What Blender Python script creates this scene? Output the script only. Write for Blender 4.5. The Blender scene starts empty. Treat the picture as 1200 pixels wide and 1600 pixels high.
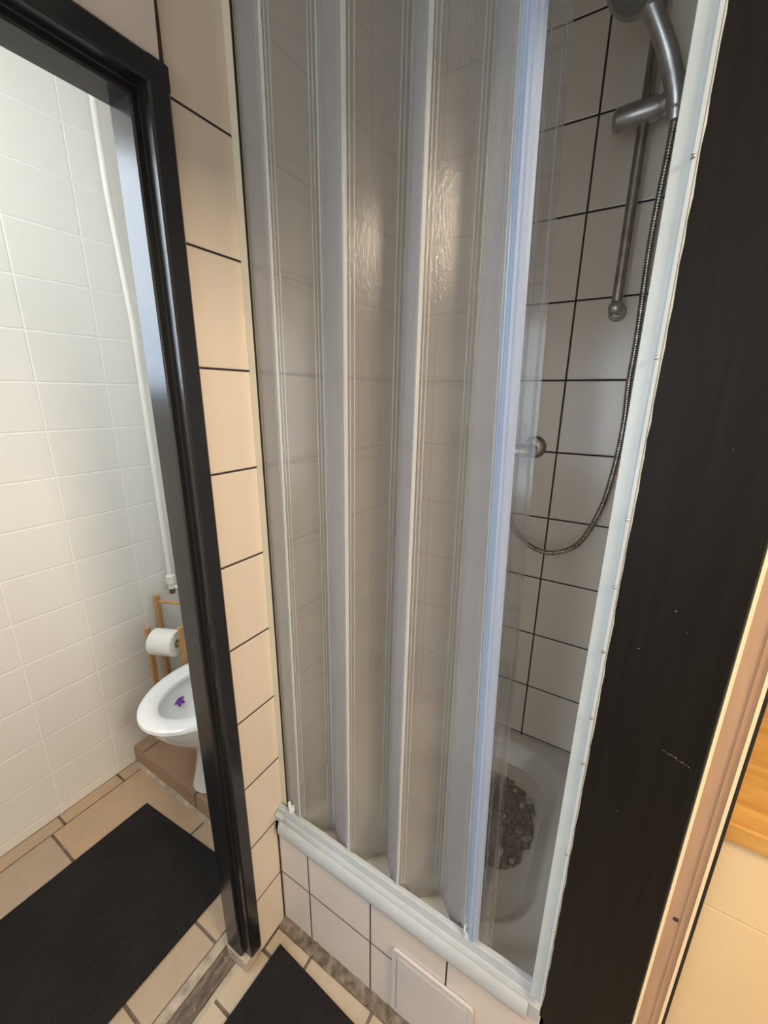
import bpy, bmesh, math, random
from mathutils import Vector, Matrix
random.seed(7)
C = bpy.context.scene
COL = C.collection

# ------------------------------------------------------------------ camera
F_PX = 638.24
yaw, pitch, roll = -0.5455, 0.2775, -0.0105
f = Vector((math.sin(yaw)*math.cos(pitch), math.cos(yaw)*math.cos(pitch), -math.sin(pitch)))
r = Vector((math.cos(yaw), -math.sin(yaw), 0))
d = f.cross(r)
r2 = math.cos(roll)*r + math.sin(roll)*d
d2 = -math.sin(roll)*r + math.cos(roll)*d
cam_data = bpy.data.cameras.new('camera')
cam_data.sensor_fit = 'HORIZONTAL'; cam_data.sensor_width = 36.0
cam_data.lens = F_PX/1200*36.0
cam_data.clip_start = 0.01; cam_data.clip_end = 50
cam = bpy.data.objects.new('camera', cam_data); COL.objects.link(cam)
M = Matrix((( r2.x, -d2.x, -f.x, 0.7027), (r2.y, -d2.y, -f.y, -0.5927), (r2.z, -d2.z, -f.z, 1.5543), (0, 0, 0, 1)))
cam.matrix_world = M
C.camera = cam

# ------------------------------------------------------------------ world, lights, exposure
C.view_settings.view_transform = 'Standard'; C.view_settings.look = 'None'
C.view_settings.gamma = 1.0; C.view_settings.use_curve_mapping = False
C.view_settings.exposure = 0.0
w = bpy.data.worlds.new('world'); C.world = w; w.use_nodes = True
w.node_tree.nodes['Background'].inputs[0].default_value = (0.8, 0.87, 1.0, 1)
w.node_tree.nodes['Background'].inputs[1].default_value = 0.3

def area(name, loc, target, sx, sy, power, col):
    l = bpy.data.lights.new(name, 'AREA'); l.shape = 'RECTANGLE'; l.size = sx; l.size_y = sy
    l.energy = power; l.color = col
    o = bpy.data.objects.new(name, l); COL.objects.link(o)
    o.location = loc
    o.rotation_euler = (Vector(target)-Vector(loc)).to_track_quat('-Z', 'Y').to_euler()
    return o
area('toilet_window_light', (-0.95, -0.72, 1.93), (0.4, -0.25, 1.3), 0.46, 0.78, 9.0, (0.80, 0.90, 1.0))
area('toilet_fill_light', (-0.45, -0.75, 2.56), (-0.62, 0.0, 1.0), 0.25, 0.25, 9.0, (1.0, 0.97, 0.92))  # added fill that brightens the toilet room walls, no fixture behind it
area('hall_window_light', (0.30, -1.95, 1.45), (0.38, 0, 1.25), 0.5, 1.0, 16.0, (0.80, 0.91, 1.0))
area('kitchen_ceiling_light', (2.25, -0.68, 2.42), (0.6, -0.5, 1.0), 0.5, 0.5, 48.0, (1.0, 0.80, 0.59))

# ------------------------------------------------------------------ helpers
def link(o, parent=None):
    COL.objects.link(o)
    if parent: o.parent = parent
    return o
def obj(name, bm, mat, parent=None, smooth=False, bevel=0.0, seg=2):
    bmesh.ops.recalc_face_normals(bm, faces=bm.faces)
    me = bpy.data.meshes.new(name); bm.to_mesh(me); bm.free()
    if mat: me.materials.append(mat)
    if smooth:
        for p in me.polygons: p.use_smooth = True
    o = bpy.data.objects.new(name, me); link(o, parent)
    if bevel:
        m = o.modifiers.new('bevel', 'BEVEL'); m.width = bevel; m.segments = seg; m.limit_method = 'ANGLE'; m.angle_limit = math.radians(40)
    if smooth:
        try:
            me.set_sharp_from_angle(angle=math.radians(40))
        except Exception: pass
    return o
def thing(name, label, cat, loc=(0, 0, 0), group=None):
    o = bpy.data.objects.new(name, None); link(o); o.location = loc; o.empty_display_size = .05
    o['label'] = label; o['category'] = cat
    if group: o['group'] = group
    return o
def tag(o, label, cat, group=None):
    o['label'] = label; o['category'] = cat
    if group: o['group'] = group
    return o
def struct(o): o['kind'] = 'structure'; return o
def part(name, bm, mat, parent, **k):
    """world-space mesh put under a thing whose empty sits at parent.location"""
    bmesh.ops.translate(bm, verts=bm.verts, vec=-origin(parent))
    return obj(name, bm, mat, parent, **k)
def origin(o):
    v = Vector(o.location)
    while o.parent: o = o.parent; v = v + Vector(o.location)
    return v
def box(bm, x0, x1, y0, y1, z0, z1):
    vs = [bm.verts.new((x, y, z)) for x in (x0, x1) for y in (y0, y1) for z in (z0, z1)]
    for a in ((0,1,3,2),(4,6,7,5),(0,4,5,1),(2,3,7,6),(0,2,6,4),(1,5,7,3)):
        bm.faces.new([vs[i] for i in a])
def prism(bm, pts, fn, a, b):
    """closed 2-D outline pts extruded from a to b; fn(u,v,t)->xyz"""
    A = [bm.verts.new(fn(u, v, a)) for u, v in pts]; B = [bm.verts.new(fn(u, v, b)) for u, v in pts]
    n = len(pts)
    for i in range(n): bm.faces.new((A[i], A[(i+1) % n], B[(i+1) % n], B[i]))
    bm.faces.new(A[::-1]); bm.faces.new(B)
def tube(bm, pts, rad, n=12, cap=True):
    """rad: number or list"""
    P = [Vector(p) for p in pts]; rings = []
    R = rad if isinstance(rad, (list, tuple)) else [rad]*len(P)
    t0 = (P[1]-P[0]).normalized()
    nrm = t0.orthogonal().normalized()
    for i, p in enumerate(P):
        t = (P[min(i+1, len(P)-1)]-P[max(i-1, 0)]).normalized()
        nrm = (nrm - t*nrm.dot(t)).normalized(); b = t.cross(nrm)
        rings.append([bm.verts.new(p + R[i]*(math.cos(2*math.pi*k/n)*nrm + math.sin(2*math.pi*k/n)*b)) for k in range(n)])
    for a, b_ in zip(rings, rings[1:]):
        for k in range(n): bm.faces.new((a[k], a[(k+1) % n], b_[(k+1) % n], b_[k]))
    if cap: bm.faces.new(rings[0][::-1]); bm.faces.new(rings[-1])
def loft(bm, rings, cap0=False, cap1=False, closed=True):
    V = [[bm.verts.new(p) for p in R] for R in rings]
    for a, b in zip(V, V[1:]):
        n = len(a)
        for k in range(n if closed else n-1): bm.faces.new((a[k], a[(k+1) % n], b[(k+1) % n], b[k]))
    if cap0: bm.faces.new(V[0][::-1])
    if cap1: bm.faces.new(V[-1])
    return V
def rrect(x0, x1, y0, y1, rad, z, n=8):
    out = []
    for cx, cy, a0 in ((x1-rad, y1-rad, 0), (x0+rad, y1-rad, 90), (x0+rad, y0+rad, 180), (x1-rad, y0+rad, 270)):
        for k in range(n+1):
            a = math.radians(a0+90*k/n); out.append((cx+rad*math.cos(a), cy+rad*math.sin(a), z))
    return out
def catmull(P, m=12):
    P = [Vector(p) for p in P]; out = []
    for i in range(len(P)-1):
        p0 = P[max(i-1, 0)]; p1 = P[i]; p2 = P[i+1]; p3 = P[min(i+2, len(P)-1)]
        for k in range(m):
            t = k/m
            out.append(.5*((2*p1)+(-p0+p2)*t+(2*p0-5*p1+4*p2-p3)*t*t+(-p0+3*p1-3*p2+p3)*t*t*t))
    out.append(P[-1]); return out
def B(): return bmesh.new()

# ------------------------------------------------------------------ materials
class N:
    def __init__(s, name):
        s.m = bpy.data.materials.new(name); s.m.use_nodes = True
        s.t = s.m.node_tree; s.t.nodes.clear()
        s.out = s.t.nodes.new('ShaderNodeOutputMaterial')
        s.p = s.t.nodes.new('ShaderNodeBsdfPrincipled'); s.t.links.new(s.p.outputs[0], s.out.inputs[0])
    def n(s, typ, **k):
        x = s.t.nodes.new('ShaderNode'+typ)
        for a, b in k.items(): setattr(x, a, b)
        return x
    def l(s, a, b): s.t.links.new(a, b)
    def math(s, op, a, b=None, c=None):
        x = s.n('Math', operation=op)
        for i, v in enumerate((a, b, c)):
            if v is None: continue
            if isinstance(v, (int, float)): x.inputs[i].default_value = v
            else: s.l(v, x.inputs[i])
        return x.outputs[0]
    def pos(s):
        return s.n('NewGeometry').outputs['Position']
    def objc(s):
        return s.n('TexCoord').outputs['Object']
    def noise(s, vec, scale, detail=4, rough=.55, sc=None):
        if sc:
            mp = s.n('Mapping'); mp.inputs['Scale'].default_value = sc; s.l(vec, mp.inputs[0]); vec = mp.outputs[0]
        x = s.n('TexNoise'); x.inputs['Scale'].default_value = scale; x.inputs['Detail'].default_value = detail; x.inputs['Roughness'].default_value = rough
        s.l(vec, x.inputs['Vector']); return x.outputs['Fac']
    def mix(s, fac, a, b):
        x = s.n('Mix', data_type='RGBA')
        if isinstance(fac, (int, float)): x.inputs[0].default_value = fac
        else: s.l(fac, x.inputs[0])
        for i, v in ((6, a), (7, b)):
            if isinstance(v, tuple): x.inputs[i].default_value = (*v, 1) if len(v) == 3 else v
            else: s.l(v, x.inputs[i])
        return x.outputs[2]
    def ramp(s, fac, a, b):
        x = s.n('MapRange'); x.inputs['From Min'].default_value = a; x.inputs['From Max'].default_value = b
        s.l(fac, x.inputs[0]); return x.outputs[0]
    def bump(s, h, strength, dist):
        x = s.n('Bump'); x.inputs['Strength'].default_value = strength; x.inputs['Distance'].default_value = dist
        s.l(h, x.inputs['Height']); s.l(x.outputs[0], s.p.inputs['Normal']); return x
    def set(s, **k):
        for a, b in k.items():
            a = a.replace('_', ' ')
            if isinstance(b, tuple): s.p.inputs[a].default_value = (*b, 1)
            elif isinstance(b, (int, float)): s.p.inputs[a].default_value = b
            else: s.l(b, s.p.inputs[a])
        return s

def plain(name, col, rough=.5, metal=0., var=.06, scale=8, bump=0.0, bscale=120, spec=.5, coat=0.):
    s = N(name); v = s.objc()
    nz = s.noise(v, scale)
    dk = tuple(max(0, c*(1-var*2)) for c in col); lt = tuple(min(1, c*(1+var)) for c in col)
    s.set(Base_Color=s.mix(s.ramp(nz, .3, .7), dk, lt), Roughness=rough, Metallic=metal)
    s.p.inputs['Specular IOR Level'].default_value = spec
    s.p.inputs['Coat Weight'].default_value = coat
    if bump: s.bump(s.noise(v, bscale), bump, .002)
    return s.m

def tiles(name, ax_u, ax_v, u0, v0, pu, pv, grout, tile_col, grout_col, rough=.3, var=.04, gbump=.6, per_tile=.03, zmax=None, plaster=None, gdepth=.0015, soft=.0006):
    s = N(name); P = s.pos(); sp = s.n('SeparateXYZ'); s.l(P, sp.inputs[0])
    U = sp.outputs[ax_u]; V = sp.outputs[ax_v]
    def edge(c, o, p):
        a = s.math('DIVIDE', s.math('SUBTRACT', c, o), p)
        fr = s.math('FRACT', a)
        dd = s.math('MULTIPLY', s.math('MINIMUM', fr, s.math('SUBTRACT', 1.0, fr)), p)
        return dd, s.math('FLOOR', a)
    du, iu = edge(U, u0, pu); dv, iv = edge(V, v0, pv)
    dm = s.math('MINIMUM', du, dv)
    body = s.ramp(dm, grout/2-soft, grout/2+soft)
    wn = s.n('TexWhiteNoise', noise_dimensions='2D'); cb = s.n('CombineXYZ'); s.l(iu, cb.inputs[0]); s.l(iv, cb.inputs[1]); s.l(cb.outputs[0], wn.inputs['Vector'])
    nz = s.noise(P, 5)
    fac = s.math('ADD', s.math('MULTIPLY', nz, var), s.math('MULTIPLY', wn.outputs['Value'], per_tile))
    dk = tuple(c*.86 for c in tile_col)
    tc = s.mix(s.math('MULTIPLY', fac, 6), tile_col, dk)
    gn = s.ramp(s.noise(P, 60), .3, .8)
    gc = s.mix(gn, grout_col, tuple(min(1, c*1.25+.003) for c in grout_col))
    col = s.mix(body, gc, tc)
    h = s.ramp(dm, grout/2-soft, grout/2+.002)
    if zmax:
        up = s.math('GREATER_THAN', sp.outputs[2], zmax)
        col = s.mix(up, col, plaster)
        h = s.math('MAXIMUM', h, up)
    s.set(Base_Color=col, Roughness=s.math('ADD', rough, s.math('MULTIPLY', s.math('SUBTRACT', 1.0, body), .5)))
    hh = s.math('ADD', h, s.math('MULTIPLY', s.noise(P, 9, 2), .25))
    s.bump(hh, gbump, gdepth)
    return s.m

CREAM = (0.76, 0.68, 0.58)
GR = (0.012, 0.008, 0.010)
m_left = tiles('cream_wall_tile_left', 1, 2, 0.087, 0, .2, .2, .0042, CREAM, GR, rough=.22)
m_back = tiles('cream_wall_tile_back', 0, 2, .5127, 0, .2, .2, .0046, (0.78, 0.71, 0.62), GR, rough=.22)
m_front = tiles('cream_wall_tile_front', 0, 2, .11, 0, .205, .2, .0042, (0.70, 0.63, 0.58), (0.03, .025, .022), rough=.3, var=.06)
m_right = tiles('cream_wall_tile_right', 1, 2, .08, 0, .2, .2, .0042, (0.78, 0.71, 0.62), GR, rough=.22)
m_wcx = tiles('painted_white_tile_side', 1, 2, -.005, .04, .207, .1545, .0035, (0.83, 0.83, 0.80), (0.88, 0.88, .86), rough=.45, gdepth=.0018, gbump=.55, soft=.001, per_tile=.015)
m_wcy = tiles('painted_white_tile_end', 0, 2, -.1, .04, .207, .1545, .0035, (0.83, 0.83, 0.80), (0.88, 0.88, .86), rough=.45, gdepth=.0018, gbump=.55, soft=.001, per_tile=.015)
m_plaster = plain('painted_plaster', (0.72, 0.66, 0.60), .8, var=.02, bump=.2)
m_white_wall = plain('white_plaster', (0.80, 0.79, 0.76), .8, var=.02)
m_kitchen_wall = plain('warm_white_plaster', (0.80, 0.72, 0.60), .8, var=.02)
m_black = plain('black_gloss_paint', (0.012, 0.012, 0.013), .22, var=.1, bump=.12, bscale=35, spec=.6)
def black_wood():
    s = N('black_painted_wood'); v = s.objc()
    nz = s.noise(v, 30, 5, .6, (4, 4, .15))
    s.set(Base_Color=s.mix(s.ramp(nz, .3, .7), (.004, .0038, .0035), (.009, .008, .0075)), Roughness=.5)
    s.p.inputs['Specular IOR Level'].default_value = .18
    s.bump(nz, .25, .0008); return s.m
m_black_wood = black_wood()
m_rubber = plain('black_seal', (0.01, 0.01, 0.01), .6)
m_alu = plain('brushed_white_aluminium', (0.50, 0.53, 0.55), .42, metal=.0, var=.04, scale=20, bump=.1, bscale=90)
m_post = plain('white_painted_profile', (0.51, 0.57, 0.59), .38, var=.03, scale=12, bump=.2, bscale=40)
m_creamprof = plain('yellowed_wall_profile', (0.60, 0.54, 0.41), .45, var=.05)
m_chrome = plain('dull_chrome', (0.44, 0.42, 0.385), .26, metal=1.0, var=.18, scale=30, bump=.08, bscale=200)
m_chrome_plastic = plain('worn_grey_chrome_plastic', (0.42, 0.42, 0.40), .3, metal=.7, var=.12, scale=25)
m_tray = plain('white_enamel', (0.66, 0.63, 0.57), .25, var=.03, coat=.3)
m_ceramic = plain('white_ceramic', (0.86, 0.87, 0.87), .12, var=.01, coat=.4)
m_seat = plain('white_plastic_seat', (0.88, 0.89, 0.90), .2, var=.01)
m_purple = plain('purple_gel', (0.22, 0.03, 0.40), .3, var=.2, scale=60)
m_water = plain('bowl_shadow_ceramic', (0.8, 0.81, 0.82), .1, var=.01)
m_pipe = plain('white_painted_pipe', (0.80, 0.80, 0.77), .4, var=.03)
m_brass = plain('old_brass', (0.18, 0.13, 0.06), .4, metal=.7)
m_paper = plain('toilet_paper', (0.86, 0.85, 0.82), .9, var=.02, bump=.2, bscale=300)
m_hatch = plain('greyish_plastic_hatch', (0.60, 0.56, 0.555), .4, var=.03)
m_dark_brown = plain('dark_brown', (0.05, 0.025, 0.018), .8, var=.3, scale=40)  # dark brown for the wall crack, corner strips, gap lines and screw

def wood(name, a, b, scale, sc, rough=.4):
    s = N(name); v = s.objc()
    nz = s.noise(v, scale, 6, .6, sc)
    s.set(Base_Color=s.mix(s.ramp(nz, .3, .7), a, b), Roughness=rough)
    s.bump(nz, .15, .001); return s.m
m_bamboo = wood('bamboo_wood', (0.42, 0.22, 0.08), (0.58, 0.34, 0.14), 14, (6, 6, .6))
m_worktop = wood('oiled_pine_worktop', (0.55, 0.27, 0.06), (0.80, 0.47, 0.14), 9, (.7, 7, 3), .3)
m_chip = wood('brown_door_core', (0.42, 0.26, 0.16), (0.50, 0.32, 0.20), 20, (3, 3, .3), .5)
m_cream_lam = plain('cream_laminate', (0.92, 0.74, 0.47), .35, var=.01)
m_darkwood = wood('dark_brown_panel', (0.06, 0.035, 0.02), (0.14, 0.08, 0.04), 12, (1, 1, 4))
def threshold_mat():
    s = N('worn_threshold_wood'); P = s.pos()
    nz = s.noise(P, 30, 8, .7, (2, .5, 1)); n2 = s.noise(P, 120, 4)
    c = s.mix(s.ramp(nz, .35, .65), (.05, .032, .022), (.22, .16, .12))
    s.set(Base_Color=s.mix(s.ramp(n2, .62, .75), c, (.38, .32, .26)), Roughness=.55)
    s.bump(nz, .8, .004); return s.m
m_threshold = threshold_mat()
def terracotta(name, cols, rough=.35):
    s = N(name); g = s.n('NewGeometry'); P = g.outputs['Position']
    r_ = g.outputs['Random Per Island']
    c = s.mix(r_, cols[0], cols[1])
    nz = s.noise(P, 14, 6, .7)
    c = s.mix(s.ramp(nz, .35, .75), c, cols[2])
    n4 = s.noise(P, 55, 6, .75)
    c = s.mix(s.math('MULTIPLY', s.ramp(n4, .5, .75), .35), c, cols[3])
    n3 = s.noise(P, 4, 3)
    s.set(Base_Color=s.mix(s.math('MULTIPLY', s.ramp(n3, .45, .8), .4), c, cols[3]), Roughness=rough)
    s.bump(nz, .2, .0015); return s.m
m_floor_wc = terracotta('ochre_floor_tile', ((.52, .35, .21), (.40, .32, .24), (.44, .34, .24), (.28, .22, .17)))
m_floor_hall = terracotta('pale_beige_floor_tile', ((.52, .42, .28), (.46, .39, .29), (.50, .41, .30), (.33, .27, .21)))
m_step = terracotta('brown_step_tile', ((.36, .22, .13), (.40, .26, .17), (.34, .23, .16), (.24, .17, .13)))
m_grout = plain('dirty_floor_grout', (0.17, 0.125, 0.09), .85, var=.3, scale=30, bump=.5, bscale=100)
m_mortar = plain('pale_mortar', (0.44, 0.37, 0.29), .85, var=.2, scale=25, bump=.6, bscale=60)
def mat_fabric():
    s = N('black_ribbed_mat'); P = s.objc(); sp = s.n('SeparateXYZ'); s.l(P, sp.inputs[0])
    rib = s.math('ABSOLUTE', s.math('SINE', s.math('MULTIPLY', sp.outputs[0], math.pi/.0065)))
    nz = s.noise(P, 500, 3); n2 = s.noise(P, 6, 3)
    s.set(Base_Color=s.mix(s.ramp(n2, .3, .7), (.014, .013, .013), (.024, .022, .021)), Roughness=.85)
    s.p.inputs['Specular IOR Level'].default_value = .25
    s.bump(s.math('ADD', rib, s.math('MULTIPLY', nz, .8)), 1.0, .003); return s.m
m_mat = mat_fabric()

def frosted(name, tint, rough, bump_s, bump_scale, transp, sc=(1, 1, .25), haze=.16):
    m = clear_plastic(name, tint, rough, bump_s, bump_scale, transp, sc)
    t = m.node_tree; out = [n for n in t.nodes if n.type == 'OUTPUT_MATERIAL'][0]; src = out.inputs[0].links[0].from_socket
    a = t.nodes.new('ShaderNodeBsdfDiffuse'); a.inputs[0].default_value = (.82, .81, .82, 1)
    c = t.nodes.new('ShaderNodeBsdfTranslucent'); c.inputs[0].default_value = (.82, .81, .82, 1)
    m1 = t.nodes.new('ShaderNodeMixShader'); t.links.new(a.outputs[0], m1.inputs[1]); t.links.new(c.outputs[0], m1.inputs[2])
    m2 = t.nodes.new('ShaderNodeMixShader'); m2.inputs[0].default_value = haze
    t.links.new(src, m2.inputs[1]); t.links.new(m1.outputs[0], m2.inputs[2]); t.links.new(m2.outputs[0], out.inputs[0])
    return m
def milky_plastic(name, col, rough, trans):
    s = N(name)
    s.set(Base_Color=col, Roughness=rough, IOR=1.45)
    s.p.inputs['Transmission Weight'].default_value = trans
    return s.m
def clear_plastic(name, tint, rough, bump_s, bump_scale, transp, sc=(1, 1, .25), spec=.5):
    s = N(name); v = s.objc()
    s.set(Base_Color=tint, Roughness=rough, IOR=1.45)
    s.p.inputs['Transmission Weight'].default_value = 1.0
    if bump_s:
        s.bump(s.noise(v, bump_scale, 3, .6, sc), bump_s, .001)
    tr = s.n('BsdfTransparent'); tr.inputs[0].default_value = (*tint, 1)
    mx = s.n('MixShader'); mx.inputs[0].default_value = transp
    s.l(s.p.outputs[0], mx.inputs[1]); s.l(tr.outputs[0], mx.inputs[2]); s.l(mx.outputs[0], s.out.inputs[0])
    return s.m
m_frost = frosted('hammered_plastic_panel', (.95, .95, .92), .10, .8, 300, .47, haze=.17)
m_hinge = clear_plastic('clear_hinge_strip', (.93, .95, .98), .10, 0, 1, .70)
m_band = frosted('milky_smooth_band', (.90, .91, .96), .22, .25, 300, .22, (1, 1, .3), .24)
def milky():
    s = N('milky_handle_plastic')
    s.set(Base_Color=(.60, .73, .95), Roughness=.16, IOR=1.45)
    s.p.inputs['Transmission Weight'].default_value = .6
    return s.m
m_milk = milky()
m_bead = milky_plastic('whitish_hinge_plastic', (.86, .87, .84), .16, .58)

# ------------------------------------------------------------------ room shell
ZC = 2.62
D = .684
def slab(name, x0, x1, y0, y1, z0, z1, mat):
    b = B(); box(b, x0, x1, y0, y1, z0, z1); return struct(obj(name, b, mat))
# wall between toilet room and hall / shower (door opening y -1.0..-0.135, z < 2.0)
b = B()
box(b, -.04, 0, -.105, D, 0, ZC)
box(b, -.04, 0, -1.0, -.105, 2.028, ZC)
box(b, -.04, 0, -2.0, -1.0, 0, ZC)
bmesh.ops.remove_doubles(b, verts=b.verts, dist=1e-5)
wl = struct(obj('wall_left', b, m_left))
# painted strip of wall over the door
b = B(); box(b, -.001, .003, -2.0, -.105, 2.034, ZC); struct(obj('trim_1', b, m_plaster))
b = B()
box(b, -.078, -.04, -.122, .78, 0, ZC); box(b, -.078, -.04, -1.0, -.122, 2.011, ZC); box(b, -.078, -.04, -1.3, -1.0, 0, ZC)
struct(obj('wall_toilet_side', b, m_wcx))
b = B()
box(b, -1.02, -.96, -1.3, -.98, 0, ZC); box(b, -1.02, -.96, -.46, .84, 0, ZC)
box(b, -1.02, -.96, -.98, -.46, 0, 1.50); box(b, -1.02, -.96, -.98, -.46, 2.36, ZC)
struct(obj('wall_toilet_left', b, m_wcx))
slab('wall_toilet_end', -.96, -.04, .78, .84, 0, ZC, m_wcy)
slab('wall_shower_back', -.04, .76, D, D+.06, 0, ZC, m_back)
slab('wall_shower_right', .706, .76, .036, D, 0, ZC, m_right)
# toilet room front wall
slab('wall_toilet_front', -.96, -.04, -1.36, -1.3, 0, ZC, m_white_wall)
# hall end wall with a window
b = B()
box(b, 0, .72, -2.06, -2.0, 0, .90); box(b, 0, .72, -2.06, -2.0, 2.0, ZC)
box(b, 0, .03, -2.06, -2.0, .9, 2.0); box(b, .57, .72, -2.06, -2.0, .9, 2.0)
struct(obj('wall_hall_end', b, m_white_wall))
# wall between hall and kitchen: doorway y -0.86..0
b = B()
box(b, .72, .845, -2.06, -.86, 0, ZC); box(b, .72, .845, -.86, 0, 2.04, ZC); box(b, .76, .845, .03, .9, 0, ZC)
box(b, .72, .845, 0, .03, 2.04, ZC)
struct(obj('wall_kitchen_side', b, m_kitchen_wall))
slab('wall_kitchen_back', .845, 3.2, .72, .78, 0, ZC, m_kitchen_wall)
slab('wall_kitchen_right', 3.2, 3.26, -2.06, .78, 0, ZC, m_kitchen_wall)
slab('wall_kitchen_front', .845, 3.2, -2.06, -2.0, 0, ZC, m_kitchen_wall)
slab('ceiling', -1.02, 3.26, -2.06, .84, ZC, ZC+.06, m_white_wall)
# header above the shower opening
slab('wall_shower_header', .0, .72, .0, .036, 2.36, ZC, m_plaster)
# floor: grout bed and tiles
slab('floor', -1.02, 3.26, -2.06, .84, -.06, -.003, m_grout)
def tilebed(name, rects, mat, z0=-.006, z1=0.0):
    b = B()
    for x0, x1, y0, y1 in rects: box(b, x0, x1, y0, y1, z0, z1)
    return struct(obj(name, b, mat, bevel=.0015))
g = .004
R_ = []
ys = [-1.3, -.86, -.54, -.225, -.013, .066]
for a, c in zip(ys, ys[1:]): R_.append((-.96+.002, -.903+.0, a+g, c-g))
ys = [-1.3, -.935, -.60, -.268, .066]
for a, c in zip(ys, ys[1:]): R_.append((-.897, -.47-g, a+g, c-g))
ys = [-1.3, -1.0, -.78, -.571, -.361, -.152, .066]
for a, c in zip(ys, ys[1:]): R_.append((-.47+g, -.13, a+g, c-g))
tilebed('floor_tile_toilet', R_, m_floor_wc)
R_ = []
xs = [.0, .131, .34, .55, .72]
for a, c in zip(xs, xs[1:]): R_.append((a+g, c-g, -.085, -.030))
xs = [-.03, .018, .23, .44, .65, .84]
for j, (ya, yb) in enumerate(((-.23, -.09), (-.44, -.23), (-.65, -.44), (-.86, -.65), (-1.2, -.86), (-1.6, -1.2), (-2.0, -1.6))):
    xx = [0.0 if ya < -1.0 else -.035, .23, .44, .65, .718 if (ya < -.87) else .84]
    for a, c in zip(xx, xx[1:]): R_.append((a+g, c-g, ya+g, yb-g))
tilebed('floor_tile_hall', R_, m_floor_hall)
b = B()
for i in range(5):
    for j in range(6): box(b, .85+i*.46, .85+i*.46+.455, -2.0+j*.45, -2.0+j*.45+.445, -.006, 0)
struct(obj('floor_tile_kitchen', b, m_floor_hall, bevel=.0015))
# door threshold
b = B(); box(b, -.127, -.098, -1.0, -.12, -.006, .001); box(b, -.043, -.028, -1.0, -.15, -.006, .001)
struct(obj('trim_2', b, m_mortar, bevel=.002))
b = B()
nseg = 50
for i in range(nseg):
    y0 = -1.0+i*(.86/nseg); y1 = y0+.86/nseg
rings = []
for i in range(nseg+1):
    y = -1.0+i*(.86/nseg); h = random.uniform(-.002, .003)
    rings.append([(-.096, y, -.006), (-.094, y, .001+h), (-.07, y, .003+h*.4), (-.046, y, .001+random.uniform(-.002, .003)), (-.044, y, -.006)])
loft(b, rings, True, True)
struct(obj('trim_3', b, m_threshold, smooth=True))
# mortar pad under the jamb
b = B(); box(b, -.082, .004, -.150, -.094, -.006, .040); struct(obj('trim_4', b, m_mortar, bevel=.006))
# dirty mortar line below the shower front
b = B()
rings = []
for i in range(60):
    x = i*(.71/59); rings.append([(x, 0, -.006), (x, 0, .010+random.uniform(0, .006)), (x, -.012+random.uniform(-.004, .004), .004), (x, -.026+random.uniform(-.004, .004), -.001), (x, -.028, -.006)])
loft(b, rings, True, True)
struct(obj('trim_5', b, plain('grey_brown_joint', (.20, .155, .115), .85, var=.35, scale=45, bump=.6, bscale=150), smooth=True))
# step platform of the toilet
b = B(); box(b, -.96, -.078, .074, .78, -.003, .072); struct(obj('trim_6', b, m_grout))
R_ = []
for x0, x1 in ((-.958, -.893), (-.887, -.535), (-.529, -.17), (-.164, -.08)):
    for y0, y1 in ((.068, .40), (.407, .775)): R_.append((x0, x1, y0, y1))
b = B()
for q in R_: box(b, *q, .072, .080)
for x0, x1 in ((-.958, -.535), (-.529, -.08)): box(b, x0, x1, .066, .074, .006, .071)
struct(obj('trim_7', b, m_step, bevel=.0015))
# ragged mortar where step meets floor
b = B(); rings = []
for i in range(50):
    x = -.958+i*(.878/49); rings.append([(x, .067, -.004), (x, .067, .006+random.uniform(0, .006)), (x, .058+random.uniform(-.004, .004), .003), (x, .050, -.004)])
loft(b, rings, True, True); struct(obj('trim_8', b, m_mortar, smooth=True))

# windows
def window(n, a0, a1, z0, z1, c, fn):
    """frame of four bars and a pane; fn maps (along, across, z) boxes"""
    b = B(); t = .035
    for q in ((a0, a1, z0, z0+t), (a0, a1, z1-t, z1), (a0, a0+t, z0+t, z1-t), (a1-t, a1, z0+t, z1-t)): box(b, *fn(q[0], q[1], c-.02, c+.02), q[2], q[3])
    w_ = struct(obj('window_%d' % n, b, m_seat))
    b = B(); box(b, *fn(a0+t, a1-t, c-.004, c), z0+t, z1-t); obj('pane', b, m_hinge, w_)
window(1, -.98, -.46, 1.50, 2.36, -.99, lambda p, q, u, v: (u, v, p, q))
window(2, .03, .57, .9, 2.0, -2.03, lambda p, q, u, v: (p, q, u, v))

# ------------------------------------------------------------------ black steel frame of the toilet doorway
fr = struct(bpy.data.objects.new('door_1', None)); link(fr)
# jamb profile (x, y): far jamb, opening edge towards -y
prof = [(.006, -.097), (.008, -.100), (.008, -.129), (.005, -.133), (-.018, -.133), (-.020, -.135), (-.020, -.144), (-.023, -.147), (-.076, -.147), (-.079, -.144), (-.084, -.140), (-.084, -.120), (-.040, -.120), (.0, -.120), (.0, -.097)]
b = B(); prism(b, prof, lambda u, v, t: (u, v, t), .040, 2.034)
obj('jamb', b, m_black, fr)
# near jamb mirrored
b = B(); prism(b, [(u, -1.13-v) for u, v in prof], lambda u, v, t: (u, v, t), .0, 2.034)
obj('jamb', b, m_black, fr)
# head: same profile with y -> z
b = B(); prism(b, [(u+.0007, 2.0345+(v+.097)) for u, v in prof], lambda u, v, t: (u, t, v), -1.0, -.0972)
obj('head', b, m_black, fr)
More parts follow.
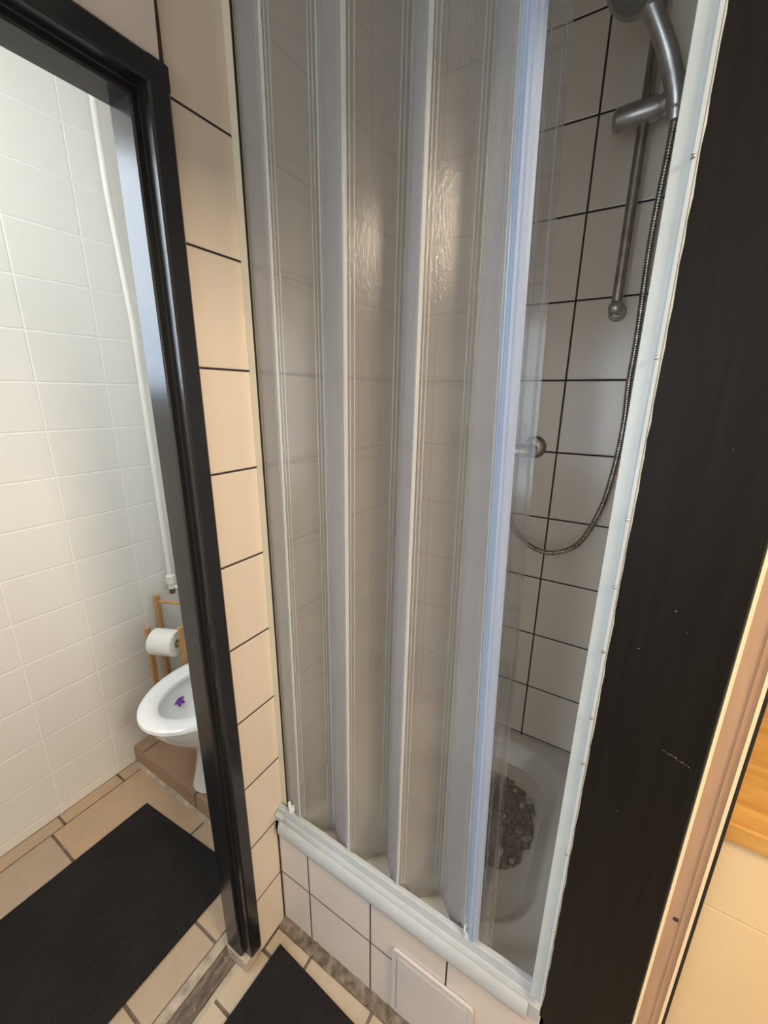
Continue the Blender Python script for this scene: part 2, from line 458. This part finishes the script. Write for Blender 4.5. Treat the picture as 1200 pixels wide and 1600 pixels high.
# seal in the rebate, lock plate with two latch holes
b = B(); box(b, -.0195, -.0145, -.1355, -.131, .045, 1.985); obj('seal', b, m_rubber, fr)
b = B(); box(b, -.013, .0035, -.1336, -.1325, .93, 1.15); obj('lock_plate', b, m_black, fr, bevel=.0008)
m_hole = plain('latch_hole_black', (.001, .001, .001), .9)
b = B(); box(b, -.011, .001, -.1342, -.1330, 1.055, 1.09); box(b, -.011, .001, -.1342, -.1330, .965, 1.03); obj('latch_hole', b, m_hole, fr)
# weld crack in the corner of the wall over the frame
b = B()
prism(b, [(-.100, 2.030), (-.1005, 2.10), (-.103, 2.20), (-.1055, 2.10), (-.107, 2.034)], lambda u, v, t: (t, u, v), .002, .0036)
struct(obj('trim_9', b, m_dark_brown))

# ------------------------------------------------------------------ shower front: tiled riser
slab('wall_shower_riser', 0, .72, 0, .036, -.003, .385, m_front)
b = B(); box(b, -.001, .0035, -.0035, .0, 0, .385); struct(obj('trim_10', b, m_dark_brown))
b = B()
prism(b, [(-.004, .372), (.016, .372), (.012, .392), (.008, .41), (-.002, .405)], lambda u, v, t: (u+.004, t, v), -.006, -.001)
struct(obj('trim_11', b, m_dark_brown))
# inspection hatch
h = thing('inspection_hatch', 'grey white plastic inspection hatch set in the tiled riser below the shower', 'hatch', (.482, 0, .15))
b = B()
prism(b, rrect2 := [(p[0], p[1]) for p in rrect(.383, .590, .03, .262, .012, 0, 4)], lambda u, v, t: (u, t, v), -.0075, -.0005)
part('frame', b, m_hatch, h, bevel=.0015)
b = B()
prism(b, [(p[0], p[1]) for p in rrect(.399, .576, .044, .247, .004, 0, 3)], lambda u, v, t: (u, t, v), -.0095, -.0078)
part('hatch_door', b, m_hatch, h, bevel=.001)
b = B(); box(b, .3975, .3987, -.0079, -.0077, .05, .235); part('gap_line', b, m_dark_brown, h)
b = B(); box(b, .5763, .5775, -.0079, -.0077, .05, .20); part('gap_line', b, m_dark_brown, h)

# ------------------------------------------------------------------ shower tray
b = B()
rings = [rrect(.002, .704, .038, D-.002, .002, .29), rrect(.002, .704, .038, D-.002, .002, .392), rrect(.004, .702, .040, D-.004, .003, .395),
         rrect(.036, .672, .078, D-.045, .13, .395), rrect(.042, .666, .084, D-.051, .13, .391), rrect(.050, .658, .092, D-.059, .125, .378),
         rrect(.066, .642, .108, D-.075, .115, .345), rrect(.076, .634, .118, D-.085, .11, .332), rrect(.09, .626, .14, D-.10, .10, .330)]
loft(b, rings, True, True)
tray = tag(obj('shower_tray', b, m_tray, smooth=True), 'white enamelled shower tray with rounded basin behind the folding door', 'shower tray')
b = B(); tube(b, [(.20, .47, .330), (.20, .47, .333), (.20, .47, .334)], [.034, .034, .028], 24)
obj('drain', b, m_chrome, tray)

# pebble bath mat: scalloped outline of flat pebbles
b = B()
cx, cy, ax_, ay_ = .405, .385, .218, .160
peb = []
def pebble(x, y, rx, ry, a, z, hh):
    n = 12; rings = []
    for s_, zz in ((1, 0), (.96, hh*.6), (.75, hh*.95), (.3, hh)):
        rings.append([(x+s_*(rx*math.cos(t)*math.cos(a)-ry*math.sin(t)*math.sin(a)), y+s_*(rx*math.cos(t)*math.sin(a)+ry*math.sin(t)*math.cos(a)), z+zz) for t in [2*math.pi*k/n for k in range(n)]])
    loft(b, rings, True, True)
for i in range(1500):
    x = random.uniform(-1, 1); y = random.uniform(-1, 1)
    if (abs(x)**3+abs(y)**3) > .90: continue
    X, Y = cx+ax_*x, cy+ay_*y
    if any((X-p)**2+(Y-q)**2 < .0165**2 for p, q in peb): continue
    peb.append((X, Y)); pebble(X, Y, random.uniform(.009, .0135), random.uniform(.0075, .0105), random.uniform(0, 3), .3325, .006)
prism(b, [(cx+ax_*.97*math.copysign(abs(math.cos(t))**.7, math.cos(t))*(1+.03*math.cos(14*t)), cy+ay_*.97*math.copysign(abs(math.sin(t))**.7, math.sin(t))*(1+.03*math.cos(14*t))) for t in [2*math.pi*k/84 for k in range(84)]], lambda u, v, t: (u, v, t), .3315, .334)
def mat_pebble():
    s = N('smoky_translucent_vinyl'); g_ = s.n('NewGeometry')
    rr = g_.outputs['Random Per Island']
    c = s.mix(s.math('GREATER_THAN', rr, .88), s.mix(rr, (.20, .165, .14), (.27, .225, .195)), (.44, .41, .37))
    s.set(Base_Color=c, Roughness=.35);     return s.m
tag(obj('bath_mat', b, mat_pebble(), smooth=True), 'brownish grey translucent pebble bath mat lying in the shower tray', 'bath mat')

# ------------------------------------------------------------------ folding shower door on its frame
sd = thing('folding_shower_door', 'half open folding shower door of frosted plastic with milky ribbed handle profile', 'shower door', (0.02, .03, .45))
ZB, ZT = .452, 2.32
def lean(xb, xt, z): return xb+(xt-xb)*(z-.45)/1.6
def strip(bm, P, th, zb, zt):
    """P list of (xb, xt, y): bent sheet of thickness th, leaning, zb..zt; behind the rail it hangs lower"""
    nz_ = 8
    def off(k):
        L, Rr = [], []
        q = []
        for a, c, y in P:
            z0 = zb if y < .0245 else min(zb, .402)
            z = z0+(zt-z0)*k/nz_; q.append((Vector((lean(a, c, z), y)), z))
        for i, (p, z) in enumerate(q):
            t = (q[min(i+1, len(q)-1)][0]-q[max(i-1, 0)][0]).normalized(); nn = Vector((-t.y, t.x))
            L.append((*(p+nn*th/2), z)); Rr.append((*(p-nn*th/2), z))
        return L+Rr[::-1]
    loft(bm, [off(k) for k in range(nz_+1)], True, True)
Fh = [(.079, .096, .012), (.241, .258, .013), (.382, .398, .013), (.550, .514, .013)]
Bh = [(.022, .022, .030), (.158, .172, .060), (.308, .330, .092), (.468, .462, .078)]
seq = [Bh[0], Fh[0], Bh[1], Fh[1], Bh[2], Fh[2], Bh[3], Fh[3]]
def lerp(p, q, t, bow=0.):
    v = [p[i]+(q[i]-p[i])*t for i in range(3)]
    return tuple(v)
for i, (p, q) in enumerate(zip(seq, seq[1:])):
    b = B(); n = 8
    t0, t1 = .04, .96
    s_ = 1 if i % 2 else -1
    P = []
    for k in range(n+1):
        t = t0+(t1-t0)*k/n; v = lerp(p, q, t)
        bo = .004*math.sin(math.pi*(t-t0)/(t1-t0))*s_
        P.append((v[0]+bo, v[1]+bo, v[2]))
    strip(b, P, .0035, ZB+.004, ZT)
    part('panel', b, m_frost if i % 2 else m_band, sd, smooth=True)
for i in range(1, len(seq)):
    b = B(); p, h_ = seq[i-1], seq[i]; q = seq[i+1] if i+1 < len(seq) else None
    A = lerp(h_, p, .035); P = [A, h_]
    if q: P.append(lerp(h_, q, .035))
    strip(b, P, .0042, ZB, ZT)
    for e in ([lerp(h_, p, .09), lerp(h_, p, .16)] + ([lerp(h_, q, .09), lerp(h_, q, .16)] if q else [])):
        tube(b, [(lean(e[0], e[1], z), e[2]-.001, z) for z in (ZB if e[2] < .026 else .402, ZT)], .0012, 8)
    part('hinge_strip', b, m_bead, sd, smooth=True)
# lead profile: milky ribbed handle and a clear closing flap
F = Fh[3]
def lead(z0, z1):
    b = B()
    P = []
    n = 9
    for k in range(n+1):
        t = k/n; x = .002+.026*t
        y = -.006-.010*math.sin(math.pi*t)+.0009*(1 if k % 2 else -1)
        P.append((F[0]+x, F[1]+x, F[2]+y+.006))
    strip(b, P, .003, z0, z1); return b
part('handle_profile', lead(ZB, ZT), m_milk, sd)
b = B()
P = [(F[0]+.028+.0058*k, F[1]+.028+.0058*k, F[2]+.002) for k in range(6)]
strip(b, P, .003, ZB+.002, ZT)
for x in (.046, .0625): tube(b, [(lean(F[0]+x-.012, F[1]+x-.012, z), F[2]+.000, z) for z in (ZB, ZT)], .0016, 8)
part('closing_flap', b, m_hinge, sd, smooth=True)
# fixed wall profile
b = B(); box(b, .0, .019, .022, .036, .396, ZT); part('wall_profile', b, m_creamprof, sd, bevel=.001)
b = B(); box(b, .0192, .0212, .0225, .026, .45, ZT); part('edge_gasket', b, m_rubber, sd)
# glides at the foot
m_glide = plain('white_glide', (.82, .84, .84), .4)
for gx, gy in ((.046, .015), (.558, .010)):
    b = B(); box(b, gx-.006, gx+.006, gy-.006, gy+.006, .4435, .462); box(b, gx-.010, gx-.005, gy-.004, gy+.004, .455, .474); box(b, gx+.005, gx+.010, gy-.004, gy+.004, .452, .468)
    part('glide', b, m_glide, sd, bevel=.0015)
# bottom rail
rail = thing('bottom_rail', 'white aluminium floor rail of the shower door with a rounded front lip', 'rail', (.35, .005, .38))
sec = [(-.006, .372), (-.006, .412), (.0015, .413), (.0055, .419), (.0075, .4425), (.019, .443), (.021, .440), (.021, .386), (.0, .386), (0, .372)]
b = B(); prism(b, sec, lambda u, v, t: (t, u, v), .0, .712); part('track', b, m_alu, rail, bevel=.0012)
sec = [(-.006, .372), (-.012, .372), (-.0165, .376), (-.019, .384), (-.0195, .394), (-.0185, .405), (-.016, .415), (-.0125, .4205), (-.009, .4205), (-.0065, .417), (-.006, .413)]
b = B(); prism(b, sec, lambda u, v, t: (t, u, v), .022, .690); part('front_lip', b, m_alu, rail, smooth=True)
b = B(); tube(b, [(.004, .000, .425), (.03, .000, .425)], .009, 12); part('end_plug', b, m_alu, rail, smooth=True)
# white upright at the right
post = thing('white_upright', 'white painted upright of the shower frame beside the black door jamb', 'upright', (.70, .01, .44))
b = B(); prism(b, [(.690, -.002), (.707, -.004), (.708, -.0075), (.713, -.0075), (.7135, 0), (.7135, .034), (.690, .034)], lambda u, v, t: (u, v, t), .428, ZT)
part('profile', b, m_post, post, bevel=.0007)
for z in (1.79, 1.599, 1.406, 1.312, 1.213, 1.10, 1.016, .826, .64):
    b = B(); tube(b, [(.7085, -.0078, z), (.7085, -.0095, z), (.7085, -.0105, z)], [.0026, .0024, .0012], 8)
    part('nub', b, m_chrome_plastic, post, smooth=True)

# ------------------------------------------------------------------ black jamb of kitchen doorway
kj = thing('kitchen_door_jamb', 'wide flat black painted jamb to the right of the white shower upright', 'door jamb', (.78, .015, 0))
b = B(); box(b, .7136, .8455, 0, .030, 0, 2.04); part('board', b, m_black_wood, kj, bevel=.001)
m_scuff = plain('bare_scuff', (.34, .32, .30), .7)
sc = []
for i in range(14):
    t = i/13; sc.append((.800+.034*t, 1.085-.012*t+random.uniform(-.0015, .0015), random.uniform(.0002, .0008)))
for i in range(5): sc.append((random.uniform(.72, .80), random.uniform(.9, 1.6), random.uniform(.0003, .0007)))
b = B()
for x, z, q in sc: box(b, x-q*1.6, x+q*1.6, -.0003, .0005, z-q*.7, z+q*.7)
part('scuff', b, m_scuff, kj)
b = B(); rings = []
for i in range(90):
    z = .44+i*(1.86/89); rings.append([(.7132, -.0079, z), (.7138+random.uniform(.0003, .0018), -.0012, z), (.7140, .0003, z), (.7132, .0003, z)])
loft(b, rings, True, True); part('paint_edge', b, m_post, post)

kd = thing('kitchen_door', 'edge of the open kitchen door with brown core between two cream faces', 'door', (.866, .0, .02))
b = B(); box(b, .8521, .8779, .002, .70, .01, 2.0); part('core', b, m_chip, kd)
b = B(); box(b, .8480, .8520, .0, .70, .01, 2.0); part('face', b, m_cream_lam, kd)
b = B(); box(b, .8782, .8822, .0, .70, .01, 2.0); part('face', b, m_cream_lam, kd)
b = B(); box(b, .8695, .8715, .0005, .003, .01, 2.0); part('edge_bead', b, m_chip, kd)
b = B(); box(b, .8826, .8865, .0005, .70, .01, 2.0); part('seal', b, m_rubber, kd)
b = B(); tube(b, [(.8635, .004, .800), (.8635, .0012, .800), (.8635, .001, .800)], [.004, .0038, .002], 12); part('screw', b, m_dark_brown, kd)

# kitchen unit and worktop
ku = thing('kitchen_cabinet', 'cream kitchen cabinet with drawer fronts under the pine worktop', 'cabinet', (1.4, .42, 0))
b = B(); box(b, .905, 2.0, .150, .715, .08, .862); box(b, .905, 2.0, .20, .70, 0, .08); part('body', b, m_cream_lam, ku)
b = B(); box(b, .905, 1.44, .132, .1495, .7035, .859); part('drawer', b, m_cream_lam, ku, bevel=.001)
b = B(); box(b, .905, 1.44, .132, .1495, .09, .7015); part('door', b, m_cream_lam, ku, bevel=.001)
b = B(); box(b, 1.443, 1.997, .132, .1495, .09, .859); part('door', b, m_cream_lam, ku, bevel=.001)
b = B(); box(b, .892, 2.05, .122, .715, .8635, .900)
tag(obj('worktop', b, m_worktop, bevel=.003), 'golden pine kitchen worktop seen past the open door', 'worktop')
b = B(); box(b, .892, 2.05, .60, .715, .901, 1.6)
tag(obj('splashback_panel', b, m_darkwood), 'dark brown wooden panel standing at the back of the worktop', 'panel')

# ------------------------------------------------------------------ shower fittings
sb = thing('shower_rail', 'dull chrome riser bar with sliding holder on the tiled shower wall', 'shower rail', (.614, D, 1.75))
b = B(); tube(b, [(.614, .62, 1.745), (.614, .62, 2.50)], .0118, 20); part('bar', b, m_chrome, sb, smooth=True)
for z in (1.762, 2.47):
    b = B(); tube(b, [(.614, .683, z), (.614, .676, z), (.614, .655, z), (.614, .630, z), (.614, .612, z), (.614, .606, z), (.614, .602, z), (.614, .600, z)], [.021, .019, .017, .0165, .0165, .0145, .009, .002], 20)
    part('bracket', b, m_chrome_plastic, sb, smooth=True)
b = B()
tube(b, [(.553, .615, 2.142), (.557, .615, 2.142), (.562, .615, 2.142), (.600, .615, 2.144), (.630, .614, 2.145), (.640, .613, 2.146)], [.014, .021, .0235, .0235, .0225, .020], 24)
tube(b, [(.640, .613, 2.146), (.645, .610, 2.147), (.668, .602, 2.149), (.672, .601, 2.149)], [.0175, .0185, .0185, .015], 24)
sl = part('slider', b, m_chrome_plastic, sb, smooth=True)
b = B(); tube(b, [(.668, .590, 2.12), (.667, .585, 2.175)], .0175, 20); part('cradle', b, m_chrome_plastic, sb, smooth=True)

hs = thing('hand_shower', 'grey chrome hand shower head resting in the holder of the riser bar', 'shower head', (.667, .58, 2.12))
HP = catmull([(.672, .592, 2.105), (.666, .583, 2.145), (.648, .562, 2.192), (.627, .542, 2.232), (.605, .524, 2.268), (.590, .512, 2.300)], 8)
b = B(); tube(b, HP, [.0140+.0040*math.sin(math.pi*min(1, i/30)) + (.008*(i-26)/14 if i > 26 else 0) for i in range(len(HP))], 20)
part('handle', b, m_chrome_plastic, hs, smooth=True)
# head: dome whose spray face looks down towards the tray
hc = Vector((.572, .500, 2.292)); nn = Vector((-.35, -.45, -.82)).normalized()
pr = [(.0, .026), (.018, .025), (.034, .018), (.044, .008), (.048, -.002), (.047, -.008), (.043, -.011), (.0, -.012)]
rings = []
for rr, hh in pr: rings.append((hc-nn*hh, max(rr, .0005)))
def ring3(c, n_, rr, k=36):
    a = n_.orthogonal().normalized(); c2 = n_.cross(a)
    return [c+rr*(math.cos(2*math.pi*i/k)*a+math.sin(2*math.pi*i/k)*c2) for i in range(k)]
b = B(); loft(b, [ring3(c, nn, rr) for c, rr in rings], True, True); part('head', b, m_chrome_plastic, hs, smooth=True)
b = B(); loft(b, [ring3(hc+nn*.0125, nn, .036), ring3(hc+nn*.0145, nn, .034)], True, True)
a = nn.orthogonal().normalized(); c2 = nn.cross(a)
for k in range(3):
    m_ = 6+6*k
    for i in range(m_):
        t = 2*math.pi*i/m_; q = hc+nn*.0145+(.009+.010*k)*(math.cos(t)*a+math.sin(t)*c2)
        tube(b, [q, q+nn*.0015], .0013, 6)
part('spray_face', b, plain('grey_rubber_face', (.2, .2, .19), .5), hs, smooth=True)

HX = [(.672, .592, 2.105), (.670, .60, 2.05), (.664, .625, 1.90), (.668, .640, 1.70), (.667, .64, 1.588), (.671, .64, 1.495), (.666, .64, 1.378), (.650, .64, 1.262), (.610, .64, 1.155), (.554, .64, 1.113), (.500, .64, 1.110), (.450, .64, 1.136), (.410, .64, 1.19), (.385, .632, 1.27), (.375, .625, 1.345)]
HP = catmull(HX, 60)
acc = [0]
for u, v in zip(HP, HP[1:]): acc.append(acc[-1]+(v-u).length)
# resample evenly so every second ring is a groove
L = acc[-1]; step = .0018; pts = []; j = 0; s0 = 0
while s0 < L:
    while acc[j+1] < s0: j += 1
    t = (s0-acc[j])/max(1e-9, acc[j+1]-acc[j]); pts.append(HP[j].lerp(HP[j+1], t)); s0 += step
b = B(); tube(b, pts, [.0078 if i % 3 else .0062 for i in range(len(pts))], 10)
tag(obj('shower_hose', b, m_chrome, smooth=True), 'ribbed metal shower hose hanging in a loop against the tiled wall', 'hose')

mx = thing('shower_mixer', 'chrome shower mixer tap with round wall flange half hidden behind the folding door', 'tap', (.375, D, 1.41))
for x in (.450, .300):
    b = B(); tube(b, [(x, .6835, 1.412), (x, .681, 1.412), (x, .677, 1.412), (x, .672, 1.412), (x, .668, 1.412)], [.033, .033, .027, .025, .017], 28); part('flange', b, m_chrome, mx, smooth=True)
    b = B(); tube(b, [(x, .672, 1.412), (x, .630, 1.408)], .011, 16); part('inlet', b, m_chrome, mx, smooth=True)
b = B(); tube(b, [(.282, .618, 1.405), (.286, .618, 1.405), (.43, .618, 1.405), (.452, .618, 1.405), (.456, .618, 1.405)], [.012, .017, .019, .015, .011], 20); part('body', b, m_chrome, mx, smooth=True)
b = B(); tube(b, [(.375, .618, 1.40), (.375, .622, 1.345)], .010, 14); part('outlet', b, m_chrome, mx, smooth=True)
b = B(); tube(b, [(.375, .618, 1.42), (.375, .60, 1.455), (.375, .55, 1.475)], [.016, .012, .007], 14); part('lever', b, m_chrome, mx, smooth=True)

# ------------------------------------------------------------------ toilet room
# riser pipe
b = B()
pp = thing('heating_pipe', 'white painted vertical pipe with a valve end on the toilet wall', 'pipe', (-.935, .31, .73))
tube(b, [(-.930, .290, ZC-.002), (-.930, .292, 2.2), (-.932, .315, 1.8), (-.932, .318, .78)], .0105, 14); part('riser', b, m_pipe, pp, smooth=True)
b = B(); tube(b, [(-.932, .318, .80), (-.932, .318, .795), (-.932, .318, .76), (-.932, .318, .755)], [.013, .019, .019, .014], 12); tube(b, [(-.932, .318, .775), (-.932, .318, .735)], .0145, 8); part('union_nut', b, m_pipe, pp)
b = B(); tube(b, [(-.932, .318, .74), (-.932, .318, .712)], .012, 12); part('brass_end', b, m_brass, pp, smooth=True)
b = B(); tube(b, [(-.932, .318, .745), (-.905, .345, .735), (-.89, .36, .72)], .009, 12); tube(b, [(-.959, .318, .765), (-.932, .318, .765)], .007, 10); part('branch', b, m_pipe, pp, smooth=True)

# paper holder: four posts, two cross bars, spindle
ph = thing('paper_holder', 'small bamboo stand holding a toilet roll between wall and toilet', 'toilet paper holder', (-.82, .22, .08))
def post_(x, y, z1, name='post'):
    b = B(); t = .010
    box(b, x-t, x+t, y-t, y+t, .081, z1); part(name, b, m_bamboo, ph, bevel=.0025)
FL, FR, RL, RR = (-.888, .168), (-.747, .226), (-.938, .250), (-.797, .308)
post_(*FL, .632); post_(*FR, .650); post_(*RL, .728); post_(*RR, .728)
def bar(p, q, z, rad=.007, z2=None):
    b = B(); tube(b, [(p[0], p[1], z), (q[0], q[1], z2 if z2 else z)], rad, 8); part('bar', b, m_bamboo, ph, smooth=True)
bar(RL, RR, .700); bar(FL, RL, .50); bar(FR, RR, .50); bar(FL, RL, .14); bar(FR, RR, .14)
rolc0 = Vector((FL[0]+.012, FL[1]+.004, .572)); rolc1 = Vector((FR[0]-.012, FR[1]-.004, .572))
b = B(); tube(b, [(FL[0], FL[1], .572), (FR[0], FR[1], .572)], .006, 10); part('spindle', b, m_bamboo, ph, smooth=True)
ax = (rolc1-rolc0).normalized(); 
c0 = rolc0+ax*.012; c1 = rolc0+ax*.116
b = B(); loft(b, [ring3(c0, ax, .019), ring3(c0, ax, .050), ring3(c0+ax*.003, ax, .053), ring3(c1-ax*.003, ax, .053), ring3(c1, ax, .050), ring3(c1, ax, .019)])
loft(b, [ring3(c0, ax, .019), ring3(c1, ax, .019)])
bmesh.ops.remove_doubles(b, verts=b.verts, dist=1e-5)
tag(obj('toilet_roll', b, m_paper, smooth=True), 'white toilet roll hanging on the bamboo stand', 'toilet roll')

# toilet
tl = thing('toilet', 'white ceramic toilet with wide oval seat on the brown tiled step', 'toilet', (-.535, .3, .08))
TX = -.535
def egg(cy, fy, by, hw, z, n=48, cx=TX):
    """front at y=fy, back at y=by, widest at cy"""
    out = []
    for k in range(n):
        t = 2*math.pi*k/n; c, s_ = math.cos(t), math.sin(t)
        y = cy+(by-cy)*s_ if s_ > 0 else cy+(cy-fy)*s_
        out.append((cx+hw*c, y, z))
    return out
b = B()
rings = [egg(.25, .080, .46, .105, .081), egg(.25, .078, .46, .107, .085), egg(.25, .092, .46, .098, .13), egg(.25, .110, .46, .090, .22), egg(.25, .095, .46, .10, .28), egg(.22, .045, .46, .125, .33), egg(.19, -.005, .46, .155, .39), egg(.18, -.035, .46, .170, .435), egg(.18, -.045, .46, .176, .468), egg(.18, -.046, .46, .176, .474),
         egg(.18, -.015, .42, .142, .474), egg(.18, .0, .41, .130, .462), egg(.18, .02, .40, .118, .43), egg(.19, .06, .38, .095, .385), egg(.21, .10, .35, .068, .362), egg(.22, .15, .31, .035, .355)]
loft(b, rings, True, True)
part('bowl', b, m_ceramic, tl, smooth=True)
b = B()
rings = [egg(.17, -.060, .43, .183, .478), egg(.17, -.066, .435, .188, .486), egg(.17, -.064, .433, .186, .496), egg(.17, -.054, .425, .178, .503), egg(.17, -.035, .41, .160, .505),
         egg(.17, -.012, .39, .136, .502), egg(.17, -.001, .375, .122, .494), egg(.17, .002, .372, .119, .482), egg(.17, -.004, .376, .124, .478)]
V = loft(b, rings); 
n = len(V[0])
for k in range(n): b.faces.new((V[-1][k], V[-1][(k+1) % n], V[0][(k+1) % n], V[0][k]))
part('seat', b, m_seat, tl, smooth=True)
b = B()
box(b, TX-.19, TX+.19, .50, .68, .48, .86); part('cistern', b, m_ceramic, tl, bevel=.02, seg=4)
b = B(); box(b, TX-.12, TX+.12, .40, .70, .081, .46); part('pedestal_back', b, m_ceramic, tl, bevel=.02, seg=4)
b = B(); box(b, TX-.195, TX+.195, .495, .685, .861, .885); part('cistern_lid', b, m_ceramic, tl, bevel=.008, seg=3)
# purple gel flower stuck inside the bowl (on its sloping wall)
fc = Vector((-.640, .118, .4215)); fn = Vector((.55, .12, .83)).normalized()
def orient(c, n_):
    a = n_.cross(Vector((0, 0, 1))).normalized(); return a, n_.cross(a)
b = B(); a_, b_2 = orient(fc, fn)
pts = []
for k in range(60):
    t = 2*math.pi*k/60; rr = .0180+.0058*math.cos(6*t); pts.append((rr*math.cos(t), rr*math.sin(t)))
prism(b, pts, lambda u, v, t: tuple(fc+a_*u+b_2*v+fn*t), -.002, .005)
tag(obj('gel_flower', b, m_purple, bevel=.001), 'purple flower shaped gel cleaner stuck inside the toilet bowl', 'toilet cleaner')

# mats
def mat_(name, pts, z, label):
    b = B(); prism(b, pts, lambda u, v, t: (u, v, t), z, z+.007)
    c = Vector((sum(p[0] for p in pts)/4, sum(p[1] for p in pts)/4, z))
    bmesh.ops.translate(b, verts=b.verts, vec=-c)
    o = obj(name, b, m_mat, bevel=.002); o.location = c
    return tag(o, label, 'mat')
mat_('floor_mat', [(-.720, -.020), (-.222, .012), (-.225, -.80), (-.735, -.82)], .001, 'long black ribbed mat on the ochre tiles of the toilet room floor')
mat_('floor_mat', [(.037, -.056), (.520, -.083), (.500, -.80), (.010, -.78)], .001, 'black ribbed mat with its corner pointing at the tiled riser of the shower')
